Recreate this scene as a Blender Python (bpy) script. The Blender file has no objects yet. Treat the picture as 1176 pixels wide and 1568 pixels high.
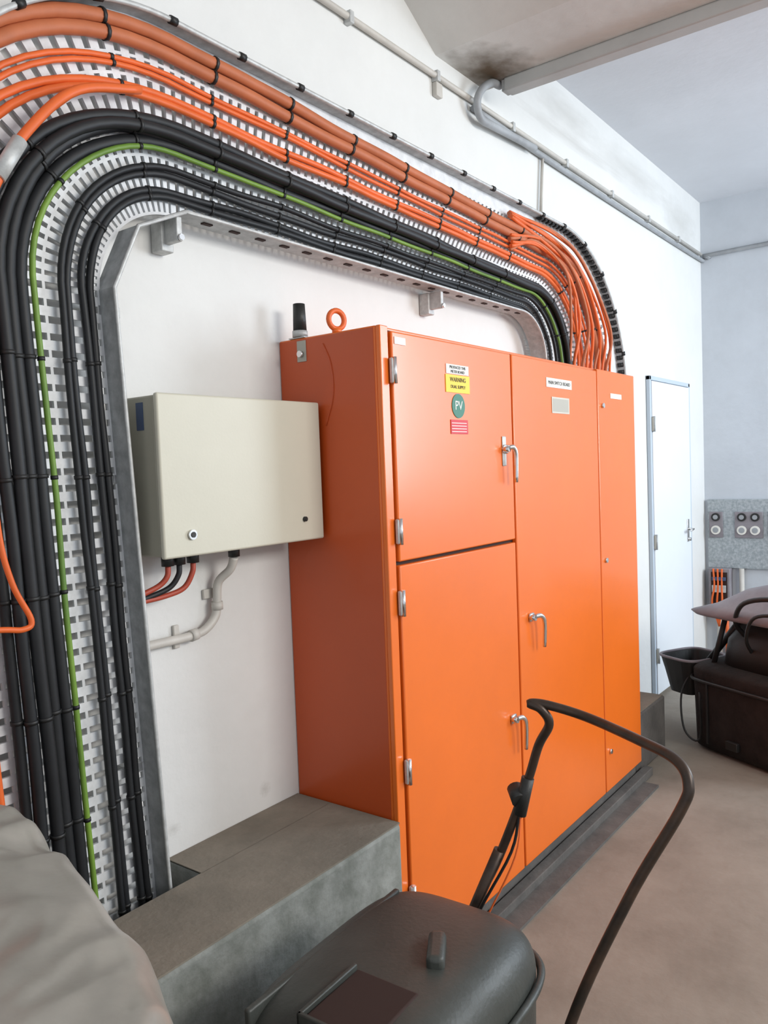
import bpy, bmesh, math, random
from mathutils import Vector, Matrix, noise
random.seed(4)
S=bpy.context.scene
COL=S.collection
# ------------------------------------------------------------------ materials
def mat(name,c,rough=.5,metal=0,var=.0,vscale=6,bump=0,bscale=40,c2=None,spec=.5,coat=0,detail=6):
    m=bpy.data.materials.new(name); m.use_nodes=True
    nt=m.node_tree; N=nt.nodes; L=nt.links; b=N['Principled BSDF']
    b.inputs['Base Color'].default_value=(*c,1); b.inputs['Roughness'].default_value=rough; b.inputs['Metallic'].default_value=metal
    b.inputs['Specular IOR Level'].default_value=spec
    if coat: b.inputs['Coat Weight'].default_value=coat; b.inputs['Coat Roughness'].default_value=.12
    tc=N.new('ShaderNodeTexCoord')
    if var or c2:
        n=N.new('ShaderNodeTexNoise'); n.inputs['Scale'].default_value=vscale; n.inputs['Detail'].default_value=detail; n.inputs['Roughness'].default_value=.65
        L.new(tc.outputs['Object'],n.inputs['Vector'])
        r=N.new('ShaderNodeValToRGB'); r.color_ramp.elements[0].position=.35; r.color_ramp.elements[1].position=.68
        a=c2 if c2 else tuple(x*(1-var) for x in c)
        r.color_ramp.elements[0].color=(*a,1); r.color_ramp.elements[1].color=(*c,1)
        L.new(n.outputs['Fac'],r.inputs['Fac']); L.new(r.outputs['Color'],b.inputs['Base Color'])
    if bump:
        n2=N.new('ShaderNodeTexNoise'); n2.inputs['Scale'].default_value=bscale; n2.inputs['Detail'].default_value=5
        L.new(tc.outputs['Object'],n2.inputs['Vector'])
        bp=N.new('ShaderNodeBump'); bp.inputs['Strength'].default_value=bump; bp.inputs['Distance'].default_value=.01
        L.new(n2.outputs['Fac'],bp.inputs['Height']); L.new(bp.outputs['Normal'],b.inputs['Normal'])
    return m
def add_spots(m,pts,col,hi=.85):
    nt=m.node_tree;N=nt.nodes;L=nt.links;b=N['Principled BSDF']
    src=b.inputs['Base Color'].links[0].from_socket if b.inputs['Base Color'].links else None
    tc=[n for n in N if n.type=='TEX_COORD'][0]
    for p,(sx,sy,sz) in pts:
        mp=N.new('ShaderNodeMapping'); mp.inputs['Location'].default_value=tuple(-a/s for a,s in zip(p,(sx,sy,sz))); mp.inputs['Scale'].default_value=(1/sx,1/sy,1/sz)
        L.new(tc.outputs['Object'],mp.inputs['Vector'])
        nz=N.new('ShaderNodeTexNoise'); nz.inputs['Scale'].default_value=3; nz.inputs['Detail'].default_value=6
        L.new(mp.outputs['Vector'],nz.inputs['Vector'])
        ln=N.new('ShaderNodeVectorMath'); ln.operation='LENGTH'; L.new(mp.outputs['Vector'],ln.inputs[0])
        ad=N.new('ShaderNodeMath'); ad.operation='ADD'; L.new(ln.outputs['Value'],ad.inputs[0]); L.new(nz.outputs['Fac'],ad.inputs[1])
        r=N.new('ShaderNodeMapRange'); r.inputs['From Min'].default_value=.6; r.inputs['From Max'].default_value=1.5; r.inputs['To Min'].default_value=hi; r.inputs['To Max'].default_value=0
        L.new(ad.outputs[0],r.inputs['Value'])
        mx=N.new('ShaderNodeMix'); mx.data_type='RGBA'; mx.inputs['B'].default_value=(*col,1)
        L.new(r.outputs['Result'],mx.inputs['Factor'])
        if src: L.new(src,mx.inputs['A'])
        else: mx.inputs['A'].default_value=b.inputs['Base Color'].default_value
        src=mx.outputs['Result']
    L.new(src,b.inputs['Base Color'])
M={}
M['wall']=mat('wall_paint',(.755,.755,.735),.6,var=.07,vscale=1.6,bump=.35,bscale=14)
add_spots(M['wall'],[((1.47,0,.70),(.03,.1,.02)),((1.85,0,.69),(.03,.1,.03)),((2.6,0,3.75),(.3,.1,.03)),((4.6,0,3.62),(.9,.1,.05)),((5.6,0,3.7),(.9,.1,.14)),((4.5,0,3.75),(.5,.1,.12)),((6.6,0,3.6),(.5,.1,.2))],(.46,.45,.42),.5)
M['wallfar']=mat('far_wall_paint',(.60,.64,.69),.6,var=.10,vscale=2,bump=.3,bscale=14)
M['ceil']=mat('ceiling_paint',(.68,.70,.74),.7,var=.08,vscale=1.3,bump=.2,bscale=20)
M['beam']=mat('beam_paint',(.72,.71,.68),.7,var=.10,vscale=2.5,bump=.3,bscale=20)
add_spots(M['beam'],[((3.36,-.12,3.56),(.28,.22,.14)),((3.40,-.08,3.56),(.13,.11,.08))],(.11,.07,.035),.95)
M['floor']=mat('concrete_floor',(.30,.265,.22),.8,c2=(.22,.19,.155),vscale=2.2,bump=.25,bscale=25,spec=.25)
M['plat']=mat('platform_concrete',(.27,.235,.19),.9,c2=(.18,.16,.13),vscale=3,bump=.25,bscale=60,spec=.2)
M['platside']=mat('platform_side',(.31,.32,.30),.9,c2=(.17,.18,.16),vscale=9,bump=.5,bscale=30,spec=.2)
M['orange']=mat('orange_enamel',(.86,.170,.016),.32,var=.08,vscale=2,bump=.03,bscale=6,coat=.3)
M['orangeshade']=mat('orange_enamel_shaded',(.56,.080,.012),.38,var=.06,vscale=2,bump=.03,bscale=6,coat=.15)  # same enamel with the cabinet side's shade put into the colour
M['gap']=mat('dark_gap',(.03,.012,.008),.8)
M['beige']=mat('beige_powdercoat',(.60,.575,.47),.45,bump=.03,bscale=120,var=.03)
M['beigeshade']=mat('beige_powdercoat_shaded',(.34,.325,.26),.5,bump=.03,bscale=120)  # door's beige darkened to paint in the shade on the shell
M['chrome']=mat('chrome',(.75,.75,.75),.22,1)
M['steel']=mat('galvanised',(.62,.63,.62),.5,.25,var=.3,vscale=30)
M['tray']=mat('galvanised_tray',(.86,.88,.90),.45,.0,var=.22,vscale=16)
M['rail']=mat('galvanised_rail',(.50,.52,.52),.5,.2,var=.35,vscale=25)
M['black']=mat('black_cable',(.018,.019,.021),.5,var=.3,vscale=12,spec=.35)
M['tie']=mat('cable_tie',(.01,.01,.01),.5)
M['corange']=mat('orange_cable',(.82,.15,.03),.45,var=.15,vscale=8,spec=.4)
M['terra']=mat('terracotta_cable',(.54,.16,.065),.55,var=.2,vscale=8,spec=.4)
M['green']=mat('earth_cable',(.20,.34,.04),.5,c2=(.10,.20,.03),vscale=3)
M['white']=mat('white_door_paint',(.78,.82,.86),.4,var=.03,vscale=2)
M['frame']=mat('door_frame_paint',(.50,.58,.66),.45)
M['pvc']=mat('white_conduit',(.60,.57,.52),.5,var=.15,vscale=8)
M['greyc']=mat('grey_conduit',(.38,.40,.42),.5,var=.25,vscale=8)
M['plastic']=mat('black_plastic',(.018,.018,.017),.5,bump=.1,bscale=200)
M['catch']=mat('catcher_plastic',(.058,.062,.055),.46,c2=(.036,.040,.035),vscale=4,bump=.12,bscale=90)
M['tube']=mat('handle_tube',(.030,.024,.020),.38,.4,c2=(.075,.045,.03),vscale=14)
M['tarp']=mat('tarp_plastic',(.36,.34,.30),.30,c2=(.26,.245,.215),vscale=3,bump=.35,bscale=7)
M['brownpl']=mat('brown_black_fabric',(.036,.030,.027),.85,c2=(.022,.019,.018),vscale=9,bump=.3,bscale=60,spec=.2)
M['seat']=mat('grey_vinyl',(.30,.28,.30),.6,c2=(.22,.20,.22),vscale=6)
M['rubber']=mat('rubber',(.02,.02,.02),.8)
M['zinc']=mat('zinc_spangle',(.48,.52,.54),.45,.2,c2=(.30,.34,.36),vscale=45,detail=2)
M['lw']=mat('label_white',(.8,.78,.72),.5); M['ly']=mat('label_yellow',(.85,.6,.03),.5); M['lg']=mat('label_green',(.03,.18,.12),.5)
M['lr']=mat('label_red',(.62,.02,.03),.5); M['redc']=mat('dull_red_cable',(.40,.06,.03),.5); M['ls']=mat('label_silver',(.55,.5,.42),.4,.3); M['ls2']=mat('label_plate',(.42,.40,.34),.5); M['blue']=mat('label_blue',(.05,.08,.16),.5)
M['ink']=mat('ink',(.03,.03,.03),.6)
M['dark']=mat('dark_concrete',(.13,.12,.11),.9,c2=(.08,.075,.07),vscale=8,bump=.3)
M['lamp']=mat('batten_white',(.50,.51,.50),.5,var=.1)

# ------------------------------------------------------------------ mesh builder
class B:
    def __init__(s,name,parent=None):
        s.bm=bmesh.new(); s.mats=[]; s.name=name; s.parent=parent
    def mi(s,m):
        if m not in s.mats: s.mats.append(m)
        return s.mats.index(m)
    def box(s,x0,x1,y0,y1,z0,z1,m,bev=0,rot=None,seg=2):
        vs=[s.bm.verts.new((x,y,z)) for x in(x0,x1) for y in(y0,y1) for z in(z0,z1)]
        F=[(0,1,3,2),(4,6,7,5),(0,4,5,1),(2,3,7,6),(0,2,6,4),(1,5,7,3)]
        fs=[s.bm.faces.new([vs[i] for i in f]) for f in F]
        k=s.mi(m)
        for f in fs: f.material_index=k
        if rot is not None: bmesh.ops.transform(s.bm,matrix=rot,verts=vs)
        if bev:
            es=list({e for f in fs for e in f.edges})
            r=bmesh.ops.bevel(s.bm,geom=es,offset=bev,segments=seg,affect='EDGES',profile=.5)
            for f in r['faces']: f.material_index=k; f.smooth=True
        return s
    def tube(s,pts,r,m,seg=10,cap=True,closed=False):
        pts=[Vector(p) for p in pts]; n=len(pts); k=s.mi(m)
        rs=r if isinstance(r,(list,tuple)) else [r]*n
        T=[]
        for i in range(n):
            a=pts[(i-1)%n] if (closed or i>0) else pts[i]; b=pts[(i+1)%n] if (closed or i<n-1) else pts[i]
            T.append((b-a).normalized())
        u=T[0].orthogonal().normalized(); rings=[]
        for i in range(n):
            u=(u-T[i]*u.dot(T[i])).normalized(); w=T[i].cross(u)
            rings.append([s.bm.verts.new(pts[i]+(u*math.cos(2*math.pi*j/seg)+w*math.sin(2*math.pi*j/seg))*rs[i]) for j in range(seg)])
        for i in range(n if closed else n-1):
            A=rings[i];C=rings[(i+1)%n]
            for j in range(seg):
                f=s.bm.faces.new((A[j],A[(j+1)%seg],C[(j+1)%seg],C[j])); f.smooth=True; f.material_index=k
        if cap and not closed:
            f=s.bm.faces.new(rings[0][::-1]); f.material_index=k
            f=s.bm.faces.new(rings[-1]); f.material_index=k
        return s
    def ring(s,c,R,r,axis,m,n=24,seg=8):
        ax=Vector(axis).normalized(); u=ax.orthogonal().normalized(); w=ax.cross(u)
        return s.tube([Vector(c)+(u*math.cos(2*math.pi*i/n)+w*math.sin(2*math.pi*i/n))*R for i in range(n)],r,m,seg,closed=True)
    def prism(s,poly,axis,a,b,m):
        def P(p,t):
            l=list(p); l.insert(axis,t); return l
        A=[s.bm.verts.new(P(p,a)) for p in poly]; C=[s.bm.verts.new(P(p,b)) for p in poly]; n=len(poly);k=s.mi(m)
        fs=[s.bm.faces.new(A),s.bm.faces.new(C[::-1])]+[s.bm.faces.new((A[i],C[i],C[(i+1)%n],A[(i+1)%n])) for i in range(n)]
        for f in fs: f.material_index=k
        return s
    def loft(s,rings,m,smooth=True,cap=True):
        k=s.mi(m); R=[[s.bm.verts.new(p) for p in r] for r in rings]; n=len(R[0])
        for i in range(len(R)-1):
            for j in range(n):
                f=s.bm.faces.new((R[i][j],R[i][(j+1)%n],R[i+1][(j+1)%n],R[i+1][j])); f.smooth=smooth; f.material_index=k
        if cap:
            for r in (R[0][::-1],R[-1]):
                f=s.bm.faces.new(r); f.material_index=k; f.smooth=smooth
        return s
    def done(s,solid=0,fix=True):
        if fix: bmesh.ops.recalc_face_normals(s.bm,faces=s.bm.faces[:])
        me=bpy.data.meshes.new(s.name); s.bm.to_mesh(me); s.bm.free()
        for m in s.mats: me.materials.append(m)
        o=bpy.data.objects.new(s.name,me); COL.objects.link(o)
        if s.parent: o.parent=s.parent
        if solid:
            md=o.modifiers.new('solid','SOLIDIFY'); md.thickness=solid; md.offset=0
        return o
def empty(name):
    e=bpy.data.objects.new(name,None); COL.objects.link(e); return e
def smooth(pts,n=8):
    P=[Vector(p) for p in pts]; P=[P[0]*2-P[1]]+P+[P[-1]*2-P[-2]]; out=[]
    for i in range(1,len(P)-2):
        a,b,c,d=P[i-1:i+3]
        for k in range(n):
            t=k/n; out.append(.5*((2*b)+(c-a)*t+(2*a-5*b+4*c-d)*t*t+(3*b-a-3*c+d)*t**3))
    out.append(P[-2]); return out
def text(body,size,loc,m,parent,name,rot=(math.pi/2,0,0)):
    c=bpy.data.curves.new(name,'FONT'); c.body=body; c.size=size; c.align_x='CENTER'; c.align_y='CENTER'; c.extrude=.0004
    o=bpy.data.objects.new(name,c); o.location=loc; o.rotation_euler=rot; c.materials.append(m); COL.objects.link(o); o.parent=parent
# ------------------------------------------------------------------ room shell
XF=7.19; CZ=3.9
B('wall_left').box(-1.5,XF+.15,0,.15,0,CZ+.1,M['wall']).done()
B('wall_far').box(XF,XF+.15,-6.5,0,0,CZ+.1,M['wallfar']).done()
B('floor').box(-1.5,XF+.15,-6.5,.15,-.12,0,M['floor']).done()
B('ceiling').box(-1.5,XF+.15,-6.5,.15,CZ,CZ+.12,M['ceil']).done()
B('ceiling_beam').prism([(2.5,CZ),(3.08,3.56),(3.52,3.56),(4.1,CZ)],1,-6.5,0,M['beam']).done()
b=B('light_batten'); b.box(3.46,3.54,-3.2,-.13,3.50,3.56,M['lamp'],.008); b.box(3.47,3.53,-.13,-.115,3.505,3.555,M['steel']); b.done()
b=B('platform_step')
b.box(1.0,2.005,-.45,-.15,0,.62,M['platside'],.012); b.box(1.44,2.005,-.15,-.001,0,.62,M['platside'])
b.box(1.0,2.004,-.445,-.155,.618,.623,M['plat']); b.box(1.44,2.004,-.156,-.002,.618,.623,M['plat']); b.done()
b=B('plinth_block'); b.box(4.27,4.78,-.40,-.001,0,.33,M['dark'],.01); b.box(4.28,4.77,-.39,-.005,.328,.334,M['plat']); b.done()

# ------------------------------------------------------------------ orange cabinet
cab=empty('electrical_cabinet')
X0,X1,X2,X3,D=2.013,2.860,3.735,4.246,.437
b=B('body',cab)
b.box(X0,X3,-D+.022,-.002,.1,2.2,M['orange'],.004)
b.box(X0-.001,X0+.002,-D+.03,-.004,.104,2.195,M['orangeshade'])  # thin sheet carrying the painted shade of the left side
b.box(X0+.02,X3-.02,-D+.018,-D+.023,.12,2.19,M['gap']); b.done()
b=B('doors',cab)
def door(x0,x1,z0,z1):
    b.box(x0,x1,-D-.004,-D+.020,z0,z1,M['orange'],.005)
b.box(X0,X0+.042,-D+.004,-D+.022,.1,2.2,M['orange'],.003)
door(X0+.050,X1-.006,1.452,2.185); door(X0+.050,X1-.006,.105,1.440)
door(X1+.006,X2-.005,.105,2.185); door(X2+.005,X3-.002,.105,2.195)
b.done()
b=B('hinges',cab)
for z in (2.06,1.55,1.32,.77,.35):
    b.box(X0+.036,X0+.058,-D-.014,-D,z-.04,z+.04,M['steel'],.004)
    b.tube([(X0+.047,-D-.015,z-.042),(X0+.047,-D-.015,z+.042)],.007,M['chrome'])
b.done()
b=B('handles',cab)
def handle(x,z,lx=.03,L=.13):
    b.box(x-.010,x+.028,-D-.016,-D-.003,z-.018,z+.018,M['chrome'],.006)
    b.tube([(x,-D-.003,z),(x,-D-.034,z)],.012,M['chrome'])
    b.tube(smooth([(x,-D-.030,z+.006),(x+lx*.6,-D-.042,z+.004),(x+lx,-D-.045,z-.03),(x+lx+.004,-D-.040,z-L)],5),[.010]*5+[.009]*5+[.008]*5+[.007],M['chrome'])
handle(2.772,1.81); handle(2.955,1.12,lx=.055); handle(2.775,.745,lx=.045)
b.box(2.762,2.79,-D-.010,-D-.003,1.745,1.86,M['steel'],.004)
for x,z in ((X2+.06,1.26),(X2+.06,2.02),(X2+.06,.3)): b.tube([(x,-D-.003,z),(x,-D-.014,z)],.012,M['chrome'],14)
b.done()
b=B('labels',cab)
y0,y1=-D-.0065,-D-.003
b.box(2.375,2.525,y0,y1,2.075,2.108,M['lw']); b.box(2.37,2.53,y0,y1,2.01,2.072,M['ly']); b.box(2.395,2.51,y0,y1,1.865,1.915,M['lr'])
b.tube([(2.45,y1,1.964),(2.45,y0,1.964)],.043,M['lg'],32)
b.box(3.17,3.43,y0,y1,2.075,2.115,M['lw']); b.box(3.22,3.40,y0,y1,1.965,2.035,M['ls']); b.box(3.23,3.39,y0-.0005,y1,1.972,2.028,M['ls2'])
b.box(2.075,2.135,y0,y1,2.145,2.168,M['lw']); b.box(3.90,4.05,y0,y1,2.06,2.085,M['lw'])
for i in range(4): b.box(2.40,2.50,y0-.0006,y1,1.872+.01*i,1.8745+.01*i,M['lw'])
b.done()
text('PV',.046,(2.45,y0-.0006,1.964),M['lw'],cab,'pv_text')
text('PRODUCED THIS',.014,(2.45,y0-.0006,2.098),M['ink'],cab,'switch_text')
text('METER BOARD',.014,(2.45,y0-.0006,2.083),M['ink'],cab,'msb_text')
text('WARNING',.022,(2.45,y0-.0006,2.055),M['ink'],cab,'warn_text')
text('DUAL SUPPLY',.016,(2.45,y0-.0006,2.03),M['ink'],cab,'dual_text')
text('MAIN SWITCH BOARD',.022,(3.30,y0-.0006,2.095),M['ink'],cab,'main_text')
b=B('lifting_eye',cab); b.ring((X0+.03,-.235,2.245),.030,.009,(.3,1,0),M['corange']); b.tube([(X0+.03,-.235,2.2),(X0+.03,-.235,2.216)],.016,M['orange'],16); b.done()
b=B('aerial',cab)
b.box(X0-.004,X0-.001,-.125,-.085,2.12,2.19,M['ls2'],.001); b.box(X0-.004,X0+.04,-.12,-.05,2.2,2.204,M['steel'])
b.tube([(X0+.010,-.09,2.205),(X0+.010,-.09,2.225)],.026,M['steel'],20)
b.tube([(X0+.010,-.09,2.225),(X0+.010,-.09,2.315)],[.023,.020],M['plastic'],20)
b.tube([(X0-.004,-.105,2.145),(X0-.016,-.105,2.145)],.011,M['chrome'],12); b.done()
b=B('thin_lead',cab); b.tube(smooth([(X0-.004,-.2,2.17),(X0-.004,-.23,2.10),(X0-.004,-.235,2.0),(X0-.004,-.2,1.9)],6),.0014,M['orangeshade'],6); b.done()
b=B('cabinet_plinth'); b.box(X0+.01,X3-.005,-D+.03,-.01,0,.099,M['dark'])
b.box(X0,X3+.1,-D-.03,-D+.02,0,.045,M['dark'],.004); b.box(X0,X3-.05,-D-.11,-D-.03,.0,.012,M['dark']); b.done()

# ------------------------------------------------------------------ beige wall box
box=empty('wall_mounted_enclosure')
bl,br,bd=1.352,1.992,.185
b=B('shell',box); b.box(bl,br,-bd+.02,-.012,1.535,1.972,M['beigeshade'],.006); b.done()
b=B('door',box); b.box(bl-.004,br+.004,-bd,-bd+.018,1.53,1.977,M['beige'],.006,seg=3)
for x,z in ((bl+.09,1.59),(br-.09,1.60)):
    b.tube([(x,-bd,z),(x,-bd-.008,z)],.014 if x<1.6 else .008,M['chrome'] if x<1.6 else M['plastic'],20)
    b.tube([(x,-bd-.007,z),(x,-bd-.010,z)],.008 if x<1.6 else .005,M['plastic'],16)
b.box(bl-.0015,bl+.004,-.12,-.09,1.88,1.955,M['blue']); 
for x in (1.43,1.47,1.52,1.68): b.tube([(x,-.09,1.535),(x,-.09,1.50)],.018,M['plastic'],14)
b.done()
b=B('pvc_conduit'); 
b.tube(smooth([(1.68,-.09,1.499),(1.68,-.07,1.46),(1.66,-.035,1.42),(1.655,-.03,1.36),(1.645,-.03,1.315),(1.60,-.03,1.28),(1.54,-.03,1.272),(1.45,-.03,1.272),(1.335,-.03,1.272)],6),.0135,M['pvc'],12)
b.tube([(1.655,-.03,1.36),(1.655,-.03,1.335)],.018,M['pvc'],12); b.tube([(1.57,-.03,1.275),(1.545,-.03,1.272)],.018,M['pvc'],12)
b.box(1.62,1.69,-.012,-.001,1.37,1.40,M['pvc'],.003); b.box(1.50,1.52,-.012,-.001,1.24,1.31,M['pvc'],.003);b.done()
b=B('enclosure_feed_cables')
for k,x in enumerate((1.43,1.47,1.52)):
    b.tube(smooth([(x,-.09,1.50),(x-.005,-.09,1.47),(x-.03,-.08,1.445-.008*k),(x-.09,-.07,1.425-.006*k),(1.335,-.07,1.42-.006*k)],6),.008,M['redc'] if k!=1 else M['black'],8)
b.done()

# ------------------------------------------------------------------ tray + cables
W=.53
def path(oh,ov=None,orr=None,nv=40,na=16,nh=60,nr=18,zb=.30,ze=2.12):
    if ov is None: ov=oh
    if orr is None: orr=oh
    P=[]
    for i in range(nv):
        z=zb+(2.25-zb)*i/nv; P.append((1.28-ov+(2.25-z)*.045,z))
    for i in range(na):
        t=i/na; a=math.pi*(1-t/2); tt=t*t*(3-2*t); o=ov+(oh-ov)*tt; r=.25+o
        P.append((1.53+r*math.cos(a),2.25+r*math.sin(a)))
    t=orr/W; cx=3.6+.55*t; rx=.25+.65*t; cz=2.28-.13*t; 
    for i in range(nh):
        s=i/nh; o=oh+(orr-oh)*s; P.append((1.53+(cx-1.53)*s,2.5+o))
    rz=2.5+orr-cz
    for i in range(nr+1):
        a=math.pi/2*(1-i/nr); P.append((cx+rx*math.cos(a),cz+rz*math.sin(a)))
    if ze<cz-.01: P.append((cx+rx,ze))
    return P
tray=empty('cable_tray')
b=B('perforated_plate',tray)
os_=[0,.008]; o=.008
while o<W-.06: os_+= [o+.044,o+.052]; o+=.052
os_.append(W)
def fine(o):
    P=path(o,nv=92,na=44,nh=134,nr=54,zb=.30,ze=9)
    out=[Vector((p[0],0,p[1])) for p in P]
    res=list(out)
    for i in range(1,len(out)-1,2):
        res[i]=out[i].lerp(out[i+1],.16)
    res.append(Vector((out[-1].x,0,2.206 if o<.19 else .34)))
    return res
rows=[fine(o) for o in os_]
n=len(rows[0]); k=b.mi(M['tray'])
V=[[b.bm.verts.new((p.x,-.056,p.z)) for p in r] for r in rows]
for j in range(len(rows)-1):
    for i in range(n-1):
        if j%2==1 and i%2==1 and j<len(rows)-2: continue
        if i==n-2 and os_[j]<.19<=os_[j+1]: continue
        f=b.bm.faces.new((V[j][i],V[j][i+1],V[j+1][i+1],V[j+1][i])); f.material_index=k
b.done(solid=.008,fix=False)
def rail(name,pts,m,h=.075):
    b=B(name,tray); k=b.mi(m)
    A=[b.bm.verts.new((x,-.04,z)) for x,z in pts]; C=[b.bm.verts.new((x,-.05-h,z)) for x,z in pts]
    for i in range(len(pts)-1):
        f=b.bm.faces.new((A[i],A[i+1],C[i+1],C[i])); f.material_index=k
    b.done(solid=.006,fix=False)
inn=path(0,nv=10,na=12,nh=20)
inn=[p for p in inn if p[1]<2.251 and p[0]<1.5]+[(1.365,2.425),(1.53,2.5)]+path(0,nv=2,na=2,nh=20)[4:]
inn=[p for p in inn if p[1]>2.205 or p[0]<2]
rail('inner_rail',inn,M['rail'])
po=path(W,nv=20,na=30,nh=60,nr=30,ze=.34)
rail('outer_rail',po,M['rail'],.06)
b=B('rail_lips',tray)
b.tube([(x,-.125,z) for x,z in inn],.006,M['steel'],6)
b.tube([(x,-.11,z) for x,z in po],.008,M['steel'],6)
po=po[:-1]
for i in range(8,len(po)-1,6):
    p=Vector((po[i][0],-.11,po[i][1])); q=Vector((po[i+1][0],-.11,po[i+1][1])); d=(q-p).normalized()*.012
    b.tube([p-d,p+d],.012,M['tie'],8)
for i in range(104,len(po)-1): 
    p=Vector((po[i][0],-.085,po[i][1])); q=Vector((po[i+1][0],-.085,po[i+1][1])); m_=(p+q)/2; dd_=(q-p).normalized()*.013
    b.tube([m_-dd_,m_+dd_],.020,M['tie'],6)
x=1.62
while x<3.6:
    b.box(x,x+.035,-.095,-.080,2.4935,2.4965,M['gap']); x+=.11
for x in (1.52,2.90):
    b.box(x-.022,x+.022,-.05,-.002,2.40,2.49,M['steel'],.004); b.box(x-.010,x+.010,-.105,-.048,2.42,2.49,M['steel'],.003); b.tube([(x,-.105,2.43),(x,-.115,2.43)],.010,M['chrome'],6)
for z in (.95,1.75,2.2): b.box(1.27,1.34,-.06,-.002,z-.015,z+.015,M['steel'],.003)
b.done()
cables=empty('power_cables')
specs=[ # oh, ov, orr, r, y, mat
 (.046,.040,.03,.0105,-.073,'black'),(.064,.062,.045,.0100,-.075,'black'),
 (.106,.108,.075,.0105,-.074,'black'),(.122,.130,.095,.009,-.086,'black'),
 (.168,.205,.12,.0075,-.092,'green'),
 (.194,.230,.13,.0165,-.080,'black'),(.226,.262,.145,.017,-.082,'black'),(.210,.302,.14,.016,-.112,'black'),(.240,.335,.155,.015,-.104,'black'),(.205,.36,.15,.013,-.086,'black'),
 (.304,.42,.24,.0105,-.084,'corange'),(.324,.455,.26,.0105,-.082,'corange'),
 (.376,.47,.30,.0075,-.076,'corange'),(.391,.49,.32,.0075,-.076,'corange'),
 (.448,.53,.36,.019,-.082,'terra'),(.486,.57,.40,.019,-.084,'terra'),
]
BB={'black':B('black_cables',cables),'green':B('earth_cable',cables),'corange':B('orange_cables',cables),'terra':B('terracotta_cables',cables)}
TT=B('tie_straps',cables)
for ci,(oh,ov,orr,r,y,mm) in enumerate(specs):
    P=path(oh,ov,orr,ze=2.205 if orr<.17 else .34)
    pts=[]
    for i,(x,z) in enumerate(P):
        w=.006*noise.noise(Vector((i*.13,ci*3.1,0))); pts.append(Vector((x+w,y-.004*abs(noise.noise(Vector((i*.15,ci*5.7,4)))),z+.010*noise.noise(Vector((i*.11,ci*2.3,9))))))
    BB[mm].tube(pts,r,M[mm],10)
    for i in list(range(6,40,6))+[46,53]+list(range(60,116,8))+[122,128]:
        if i+1>=len(pts): continue
        d=(pts[i+1]-pts[i]).normalized()*.005
        TT.tube([pts[i]-d,pts[i]+d],r*1.12+.001,M['tie'],10)
for k in range(11):
    xs=3.95+.026*k; xe=4.12+.058*k; zs=2.90+.010*k-.02*(k%3); wob=.05*math.sin(k*2.4)
    q=smooth([(3.55,-.09-.006*(k%3),2.79+.018*k if k<5 else 2.92+.005*k),(xs-.15,-.105,zs-.02),(xs+.12,-.15,zs-.14),(xe+wob,-.15-.01*(k%2),2.52),(xe+.04,-.12,2.3),(xe+.03,-.12,2.205)],7)
    if xe+.03>X3-.03: q.append(Vector((xe+.05 if xe>X3-.02 else X3+.03,-.12,.34)))
    BB['corange' if k%3 else 'terra'].tube(q,.008+.002*(k%2),M['corange' if k%3 else 'terra'],8)
BB['corange'].tube(smooth([(1.20,-.13,2.72),(1.08,-.13,2.60),(.98,-.14,2.46),(.93,-.15,2.25),(.915,-.15,1.9),(.92,-.15,1.65),(.945,-.15,1.52),(.985,-.15,1.43),(.965,-.15,1.41),(.9,-.15,1.42),(.7,-.15,1.44)],7),.007,M['corange'],10)
BB['corange'].tube(smooth([(1.40,-.115,2.795),(1.2,-.13,2.72),(1.06,-.14,2.58),(.975,-.14,2.44),(.90,-.14,2.25),(.85,-.14,1.9)],7),.012,M['corange'],10)
BB['corange'].tube([(1.035,-.14,2.545),(.975,-.14,2.445)],.018,M['steel'],14)
for q in BB.values(): q.done()
TT.done()

# ------------------------------------------------------------------ wall conduits
b=B('wall_conduit')
b.tube([(.2,-.018,3.455),(XF-.06,-.018,3.455)],.013,M['pvc'],10)
b.tube(smooth([(3.36,-.02,3.42),(4.5,-.02,3.405),(XF-.08,-.02,3.41),(XF-.02,-.08,3.43),(XF-.02,-.3,3.45),(XF-.02,-3,3.47)],6),.015,M['greyc'],10)
b.tube([(XF-.018,-.02,3.455),(XF-.018,-3,3.50)],.012,M['greyc'],8)
b.tube([(4.10,-.018,3.41),(4.06,-.018,3.09)],.009,M['pvc'],8)
for x in (2.45,3.05,3.75,4.4,5.1,5.8,6.5): b.box(x-.012,x+.012,-.034,-.001,3.43,3.475,M['steel'],.002)
b.box(3.04,3.09,-.025,-.001,3.37,3.43,M['pvc'],.004)
b.done()
b=B('flexible_conduit'); b.tube(smooth([(3.50,-.09,3.548),(3.42,-.085,3.535),(3.35,-.07,3.48),(3.33,-.06,3.42),(3.38,-.05,3.37),(3.5,-.045,3.375),(3.75,-.045,3.39),(3.95,-.045,3.40)],8),.018,M['greyc'],12); b.done()

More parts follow.
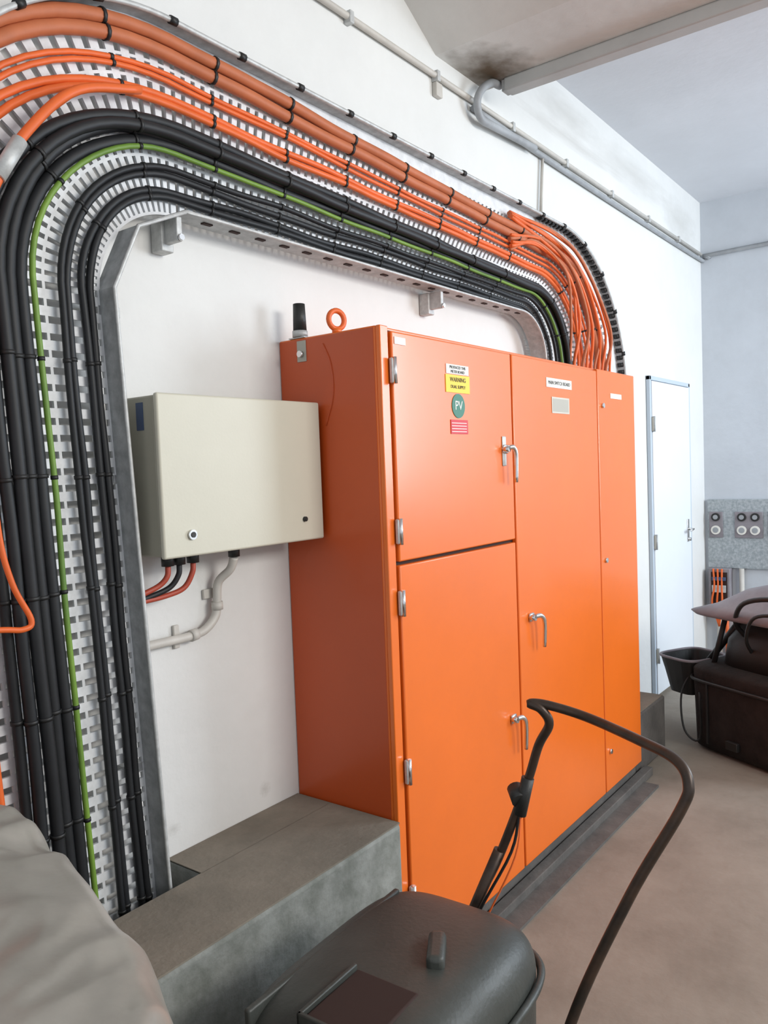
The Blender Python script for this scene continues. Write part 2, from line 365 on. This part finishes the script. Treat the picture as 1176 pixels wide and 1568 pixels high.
# ------------------------------------------------------------------ white door
dr=empty('door_1')
b=B('leaf',dr); b.box(5.77,6.66,-.035,-.004,.03,2.31,M['white'],.004); b.done()
b=B('frame',dr)
for a in ((5.735,5.765,.0,2.345),(6.665,6.70,0,2.345),(5.735,6.70,2.315,2.345)): b.box(a[0],a[1],-.03,-.002,a[2],a[3],M['frame'],.003)
b.done()
b=B('hardware',dr)
for z in (.32,1.15,2.0): b.box(5.755,5.80,-.044,-.03,z-.05,z+.05,M['ls2'],.003); b.tube([(5.768,-.046,z-.055),(5.768,-.046,z+.055)],.009,M['rail'],8)
b.box(6.54,6.58,-.044,-.034,1.08,1.26,M['chrome'],.003); b.tube([(6.565,-.04,1.18),(6.565,-.08,1.18),(6.47,-.085,1.175)],.009,M['chrome'],8); b.tube([(6.565,-.04,1.1),(6.565,-.06,1.1)],.014,M['chrome'],12)
b.done()

# ------------------------------------------------------------------ far wall socket panel
sp=empty('socket_panel'); b=B('panel_parts',sp)
x=XF
b.box(x-.03,x-.002,-.78,-.03,.80,1.385,M['zinc'],.003)
for y,n2 in ((-.10,1),(-.36,2),(-.62,2)):
    w=.055*n2
    b.box(x-.042,x-.03,y-w,y+w,1.06,1.28,M['seat'],.004)
    for k in range(n2):
        yy=y+(0 if n2==1 else (-.052+.104*k))
        b.tube([(x-.042,yy,1.235),(x-.055,yy,1.235)],.035,M['plastic'],18); b.tube([(x-.055,yy,1.235),(x-.06,yy,1.235)],.02,M['greyc'],14)
        b.tube([(x-.042,yy,1.125),(x-.056,yy,1.125)],.038,M['lw'],20); b.tube([(x-.056,yy,1.125),(x-.058,yy,1.125)],.024,M['greyc'],14)
b.box(x-.10,x-.002,-.22,-.05,.45,.80,M['seat'],.004); b.box(x-.105,x-.09,-.20,-.07,.50,.77,M['gap'])
for k in range(3): b.tube(smooth([(x-.11,-.09-.035*k,.8),(x-.12,-.10-.03*k,.65),(x-.12,-.08-.04*k,.5),(x-.06,-.12,.3)],5),.008,M['corange'],8)
b.box(x-.122,x-.1,-.19,-.08,.60,.66,M['steel'],.002); b.box(x-.122,x-.1,-.19,-.08,.70,.73,M['blue'],.002)
b.tube([(x-.04,-.12,.45),(x-.04,-.12,.02)],.022,M['pvc'],12); b.tube([(x-.04,-.18,.45),(x-.04,-.18,.02)],.015,M['corange'],12)
b.tube([(x-.03,-.30,.8),(x-.03,-.30,.02)],.02,M['pvc'],12)
b.done()

# ------------------------------------------------------------------ mower helpers
def se(hx,hy,e,n,z,M4,dx=0,dy=0):
    out=[]
    for j in range(n):
        a=2*math.pi*j/n; c,sn=math.cos(a),math.sin(a)
        out.append(M4@Vector((dx+hx*math.copysign(abs(c)**(2/e),c),dy+hy*math.copysign(abs(sn)**(2/e),sn),z)))
    return out
def superdome(b,M4,hx,hy,z0,z1,m,n=40,e=3.2,rings=14,sp=.55,flat=.55):
    R=[]
    for i in range(rings+1):
        t=i/rings
        if t<.35: s=1.0-.03*(1-t/.35); z=z0+(z1-z0)*flat*(t/.35)
        else:
            q=(t-.35)/.65*math.pi/2; s=max(0,math.cos(q))**sp; z=z0+(z1-z0)*(flat+(1-flat)*math.sin(q))
        R.append(se(hx*max(s,.02),hy*max(s,.02),e,n,z,M4))
    b.loft(R,m)
def wheel(b,c,axis,r,w):
    c=Vector(c); a=Vector(axis).normalized()
    b.tube([c-a*w/2,c-a*w*.3,c+a*w*.3,c+a*w/2],[r*.9,r,r,r*.9],M['rubber'],24); b.tube([c-a*(w/2+.006),c+a*(w/2+.006)],r*.5,M['seat'],16)
# ------------------------------------------------------------------ foreground lawn mower
mow=empty('lawn_mower')
L1=Matrix.Translation((1.375,-.89,0))@Matrix.Rotation(math.radians(2),4,'Z')
b=B('catcher',mow)
superdome(b,L1,.345,.235,.22,.675,M['catch'],n=72,e=4.2,rings=26,sp=.36,flat=.74)
b.tube(se(.355,.245,4.2,72,.55,L1),.010,M['catch'],8,closed=True)
b.box(-.055,.055,-.11,-.07,.660,.70,M['catch'],.012,rot=L1@Matrix.Rotation(math.radians(28),4,'Z'),seg=3)
b.box(-.27,-.09,-.12,.04,.655,.676,M['gap'],.006,rot=L1)
b.box(-.28,-.27,-.13,.05,.655,.685,M['catch'],.003,rot=L1); b.box(-.28,-.09,.04,.05,.655,.685,M['catch'],.003,rot=L1)
b.box(-.31,.24,.150,.166,.62,.668,M['catch'],.005,rot=L1)
b.done()
b=B('deck',mow)
b.box(-.36,.30,-.23,.23,.10,.24,M['plastic'],.05,rot=L1,seg=4)
for sx in (-.30,.26):
    for sy in (-.27,.27): wheel(b,L1@Vector((sx,sy,.10)),L1.to_3x3()@Vector((0,1,0)),.10,.05)
b.done()
b=B('handle',mow)
hp=[(1.74,-.72,.16),(1.80,-.81,.50),(1.84,-.895,.70),(1.875,-.965,.90),(1.882,-1.00,1.01),(1.876,-1.035,1.075),(1.862,-1.02,1.115),(1.855,-.992,1.128),(1.875,-1.03,1.125),(1.89,-1.13,1.105),(1.80,-1.30,1.10),(1.735,-1.40,1.095),(1.705,-1.435,1.06),(1.69,-1.42,1.0),(1.65,-1.32,.80),(1.60,-1.20,.50),(1.56,-1.12,.16)]
b.tube(smooth(hp,8),.0120,M['tube'],12)
b.tube([(1.74,-.72,.16),(1.80,-.81,.50),(1.84,-.897,.72)],.015,M['tube'],12)
b.tube([(1.855,-.955,.86),(1.885,-.925,.88)],.022,M['plastic'],14); b.tube([(1.862,-.95,.82),(1.875,-.97,.92)],.017,M['plastic'],10)
b.tube(smooth([(1.86,-.95,.83),(1.845,-.93,.72),(1.80,-.85,.55),(1.75,-.78,.36)],5),.004,M['tie'],6)
b.tube(smooth([(1.86,-.955,.83),(1.83,-.95,.72),(1.79,-.88,.55),(1.74,-.80,.36)],5),.0025,M['corange'],6)
b.done()

# ------------------------------------------------------------------ far mower
mw=empty('lawn_mower.001')
L2=Matrix.Translation((5.06,-1.02,0))@Matrix.Rotation(math.radians(-28),4,'Z')
b=B('grass_catcher',mw); superdome(b,L2,.37,.43,.02,.52,M['brownpl'],n=56,e=6.5,rings=18,sp=.22,flat=.90)
b.tube(se(.378,.438,6.5,56,.42,L2),.010,M['plastic'],8,closed=True)
b.box(-.395,-.37,.02,.10,.07,.12,M['plastic'],.004,rot=L2)
for yy in (-.25,.25): b.box(-.378,-.368,yy-.006,yy+.006,.05,.42,M['plastic'],.002,rot=L2)
b.done()
b=B('engine_hood',mw)
b.loft([se(.30,.33,4,40,.50,L2,.02,-.03),se(.29,.34,4,40,.66,L2,.05,-.04),se(.24,.30,4,40,.78,L2,.08,-.06),se(.18,.25,3,40,.84,L2,.10,-.08)],M['plastic'])
b.loft([se(.28,.40,5,40,.80,L2,-.04,.06),se(.30,.42,5,40,.82,L2,-.04,.06),se(.26,.37,4,40,.86,L2,.0,.0),se(.20,.29,3.4,40,.95,L2,.05,-.06),se(.15,.20,2.6,40,1.0,L2,.08,-.14),se(.06,.10,2.4,40,1.02,L2,.10,-.18)],M['seat'])
b.done()
b=B('tray_frame',mw)
b.loft([se(.12,.10,4,32,.28,L2,-.18,.54),se(.15,.13,4,32,.42,L2,-.18,.54),se(.17,.15,4,32,.50,L2,-.18,.54),se(.15,.13,4,32,.50,L2,-.18,.54),se(.12,.10,4,32,.36,L2,-.18,.54)],M['plastic'],smooth=False)
b.tube(se(.17,.15,4,40,.505,L2,-.18,.54),.009,M['seat'],8,closed=True)
b.box(-.2,.2,-.1,.55,.30,.34,M['plastic'],.01,rot=L2)
b.tube(smooth([L2@Vector(p) for p in ((-.2,.12,.70),(-.30,.10,.80),(-.36,-.02,.93),(-.36,-.25,.97),(-.25,-.4,.88))],6),.014,M['plastic'],8)
b.tube(smooth([L2@Vector(p) for p in ((-.22,.05,.60),(-.33,.0,.72),(-.38,-.1,.86),(-.38,-.3,.88),(-.25,-.42,.75))],6),.010,M['plastic'],8)
b.tube(smooth([L2@Vector(p) for p in ((-.28,.44,.45),(-.36,.46,.3),(-.40,.40,.10),(-.36,.32,.06),(-.38,.3,.35))],6),.006,M['plastic'],6)
b.tube([L2@Vector((-.18,.42,.48)),L2@Vector((-.12,.15,.85))],.02,M['plastic'],8)
b.tube([L2@Vector((-.26,.30,.50)),L2@Vector((-.20,.25,.82))],.016,M['plastic'],8)
for p in ((.3,.36),(-.26,-.40),(.3,-.40)): wheel(b,L2@Vector((p[0],p[1],.1)),L2.to_3x3()@Vector((0,1,0)),.10,.06)
b.done()

# ------------------------------------------------------------------ tarp
b=B('tarpaulin_covered_crate'); k=b.mi(M['tarp'])
c0=Vector((.375,-.71,0)); Lr=Vector((.30,.954,0)); Sr=Vector((.954,-.30,0)); hl,hs,H=.56,.355,1.18
na,nr=220,120; rows=[]
for i in range(nr+1):
    t=i/nr; row=[]
    for j in range(na):
        a=2*math.pi*j/na; c,sn=math.cos(a),math.sin(a)
        ex=math.copysign(abs(c)**(2/4),c); ey=math.copysign(abs(sn)**(2/4),sn)
        if t<.4: s=t/.4*.86; z=H-.05*(t/.4)**2
        elif t<.52: q=(t-.4)/.12*math.pi/2; s=.86+.14*math.sin(q); z=H-.05-.13*(1-math.cos(q))
        else: q=(t-.52)/.48; s=1+.05*q; z=(H-.18)*(1-q)+.004
        fold=.016*math.sin(9*a+2*math.sin(3*a)+z*3)+.007*math.sin(23*a+1+z*5)
        amt=min(1,max(0,(t-.40)/.4))
        p=c0+Lr*(hl*s*ey)+Sr*(hs*s*ex)
        rad=(Lr*ey*hl+Sr*ex*hs).normalized() if t>0 else Vector((0,0,0))
        q3=Vector((p.x,p.y,z)); qs=Vector((p.x*2.2+p.y*.8,p.y*5-p.x*2,z*2.5))
        w=noise.noise(q3*2.6)*.022+(.25-abs(noise.noise(qs*1.3+Vector((3,1,2)))))*.030+(.2-abs(noise.noise(qs*3.1)))*.010
        p=p+rad*(fold*amt+w*.6*min(1,max(0,(t-.3)/.15)))
        z+= w*(1-min(1,max(0,(t-.40)/.14))); z=max(z,.003)
        row.append(b.bm.verts.new((p.x,p.y,z)))
    rows.append(row)
for i in range(nr):
    for j in range(na):
        f=b.bm.faces.new((rows[i][j],rows[i+1][j],rows[i+1][(j+1)%na],rows[i][(j+1)%na])); f.smooth=True
b.done()

# ------------------------------------------------------------------ light
def area(name,loc,tgt,sx,sy,e,col):
    l=bpy.data.lights.new(name,'AREA'); l.shape='RECTANGLE'; l.size=sx; l.size_y=sy; l.energy=e; l.color=col
    o=bpy.data.objects.new(name,l); o.location=loc; o.rotation_euler=(Vector(tgt)-Vector(loc)).to_track_quat('-Z','Y').to_euler(); COL.objects.link(o)
area('front_key_light',(2.6,-5.2,3.2),(2.2,0,1.3),2.2,1.0,140,(1,.97,.92))  # frontal area key added for light and shadow on the wall, no doorway built
area('side_window_daylight',(6.4,-4.4,2.5),(4.8,0,1.7),1.6,2.0,165,(.80,.90,1))
w=bpy.data.worlds.new('sky'); S.world=w; w.use_nodes=True; w.node_tree.nodes['Background'].inputs[0].default_value=(.88,.93,1,1); w.node_tree.nodes['Background'].inputs[1].default_value=.80
S.view_settings.view_transform='Standard'; S.view_settings.look='None'; S.view_settings.exposure=0

# ------------------------------------------------------------------ camera
yaw,pi_,ro=.6449,-.0534,.0380
f=Vector((math.cos(yaw)*math.cos(pi_),math.sin(yaw)*math.cos(pi_),math.sin(pi_)))
r=Vector((math.sin(yaw),-math.cos(yaw),0)); d=f.cross(r)
rr=math.cos(ro)*r+math.sin(ro)*d; dd=-math.sin(ro)*r+math.cos(ro)*d
cd=bpy.data.cameras.new('camera'); cam=bpy.data.objects.new('camera',cd); COL.objects.link(cam)
R=Matrix((rr,-dd,-f)).transposed()
cam.matrix_world=Matrix.Translation((0,-1.9369,1.7503))@R.to_4x4()
cd.sensor_fit='VERTICAL'; cd.sensor_height=36; cd.lens=1225.5/1568*36; cd.clip_start=.02
S.camera=cam
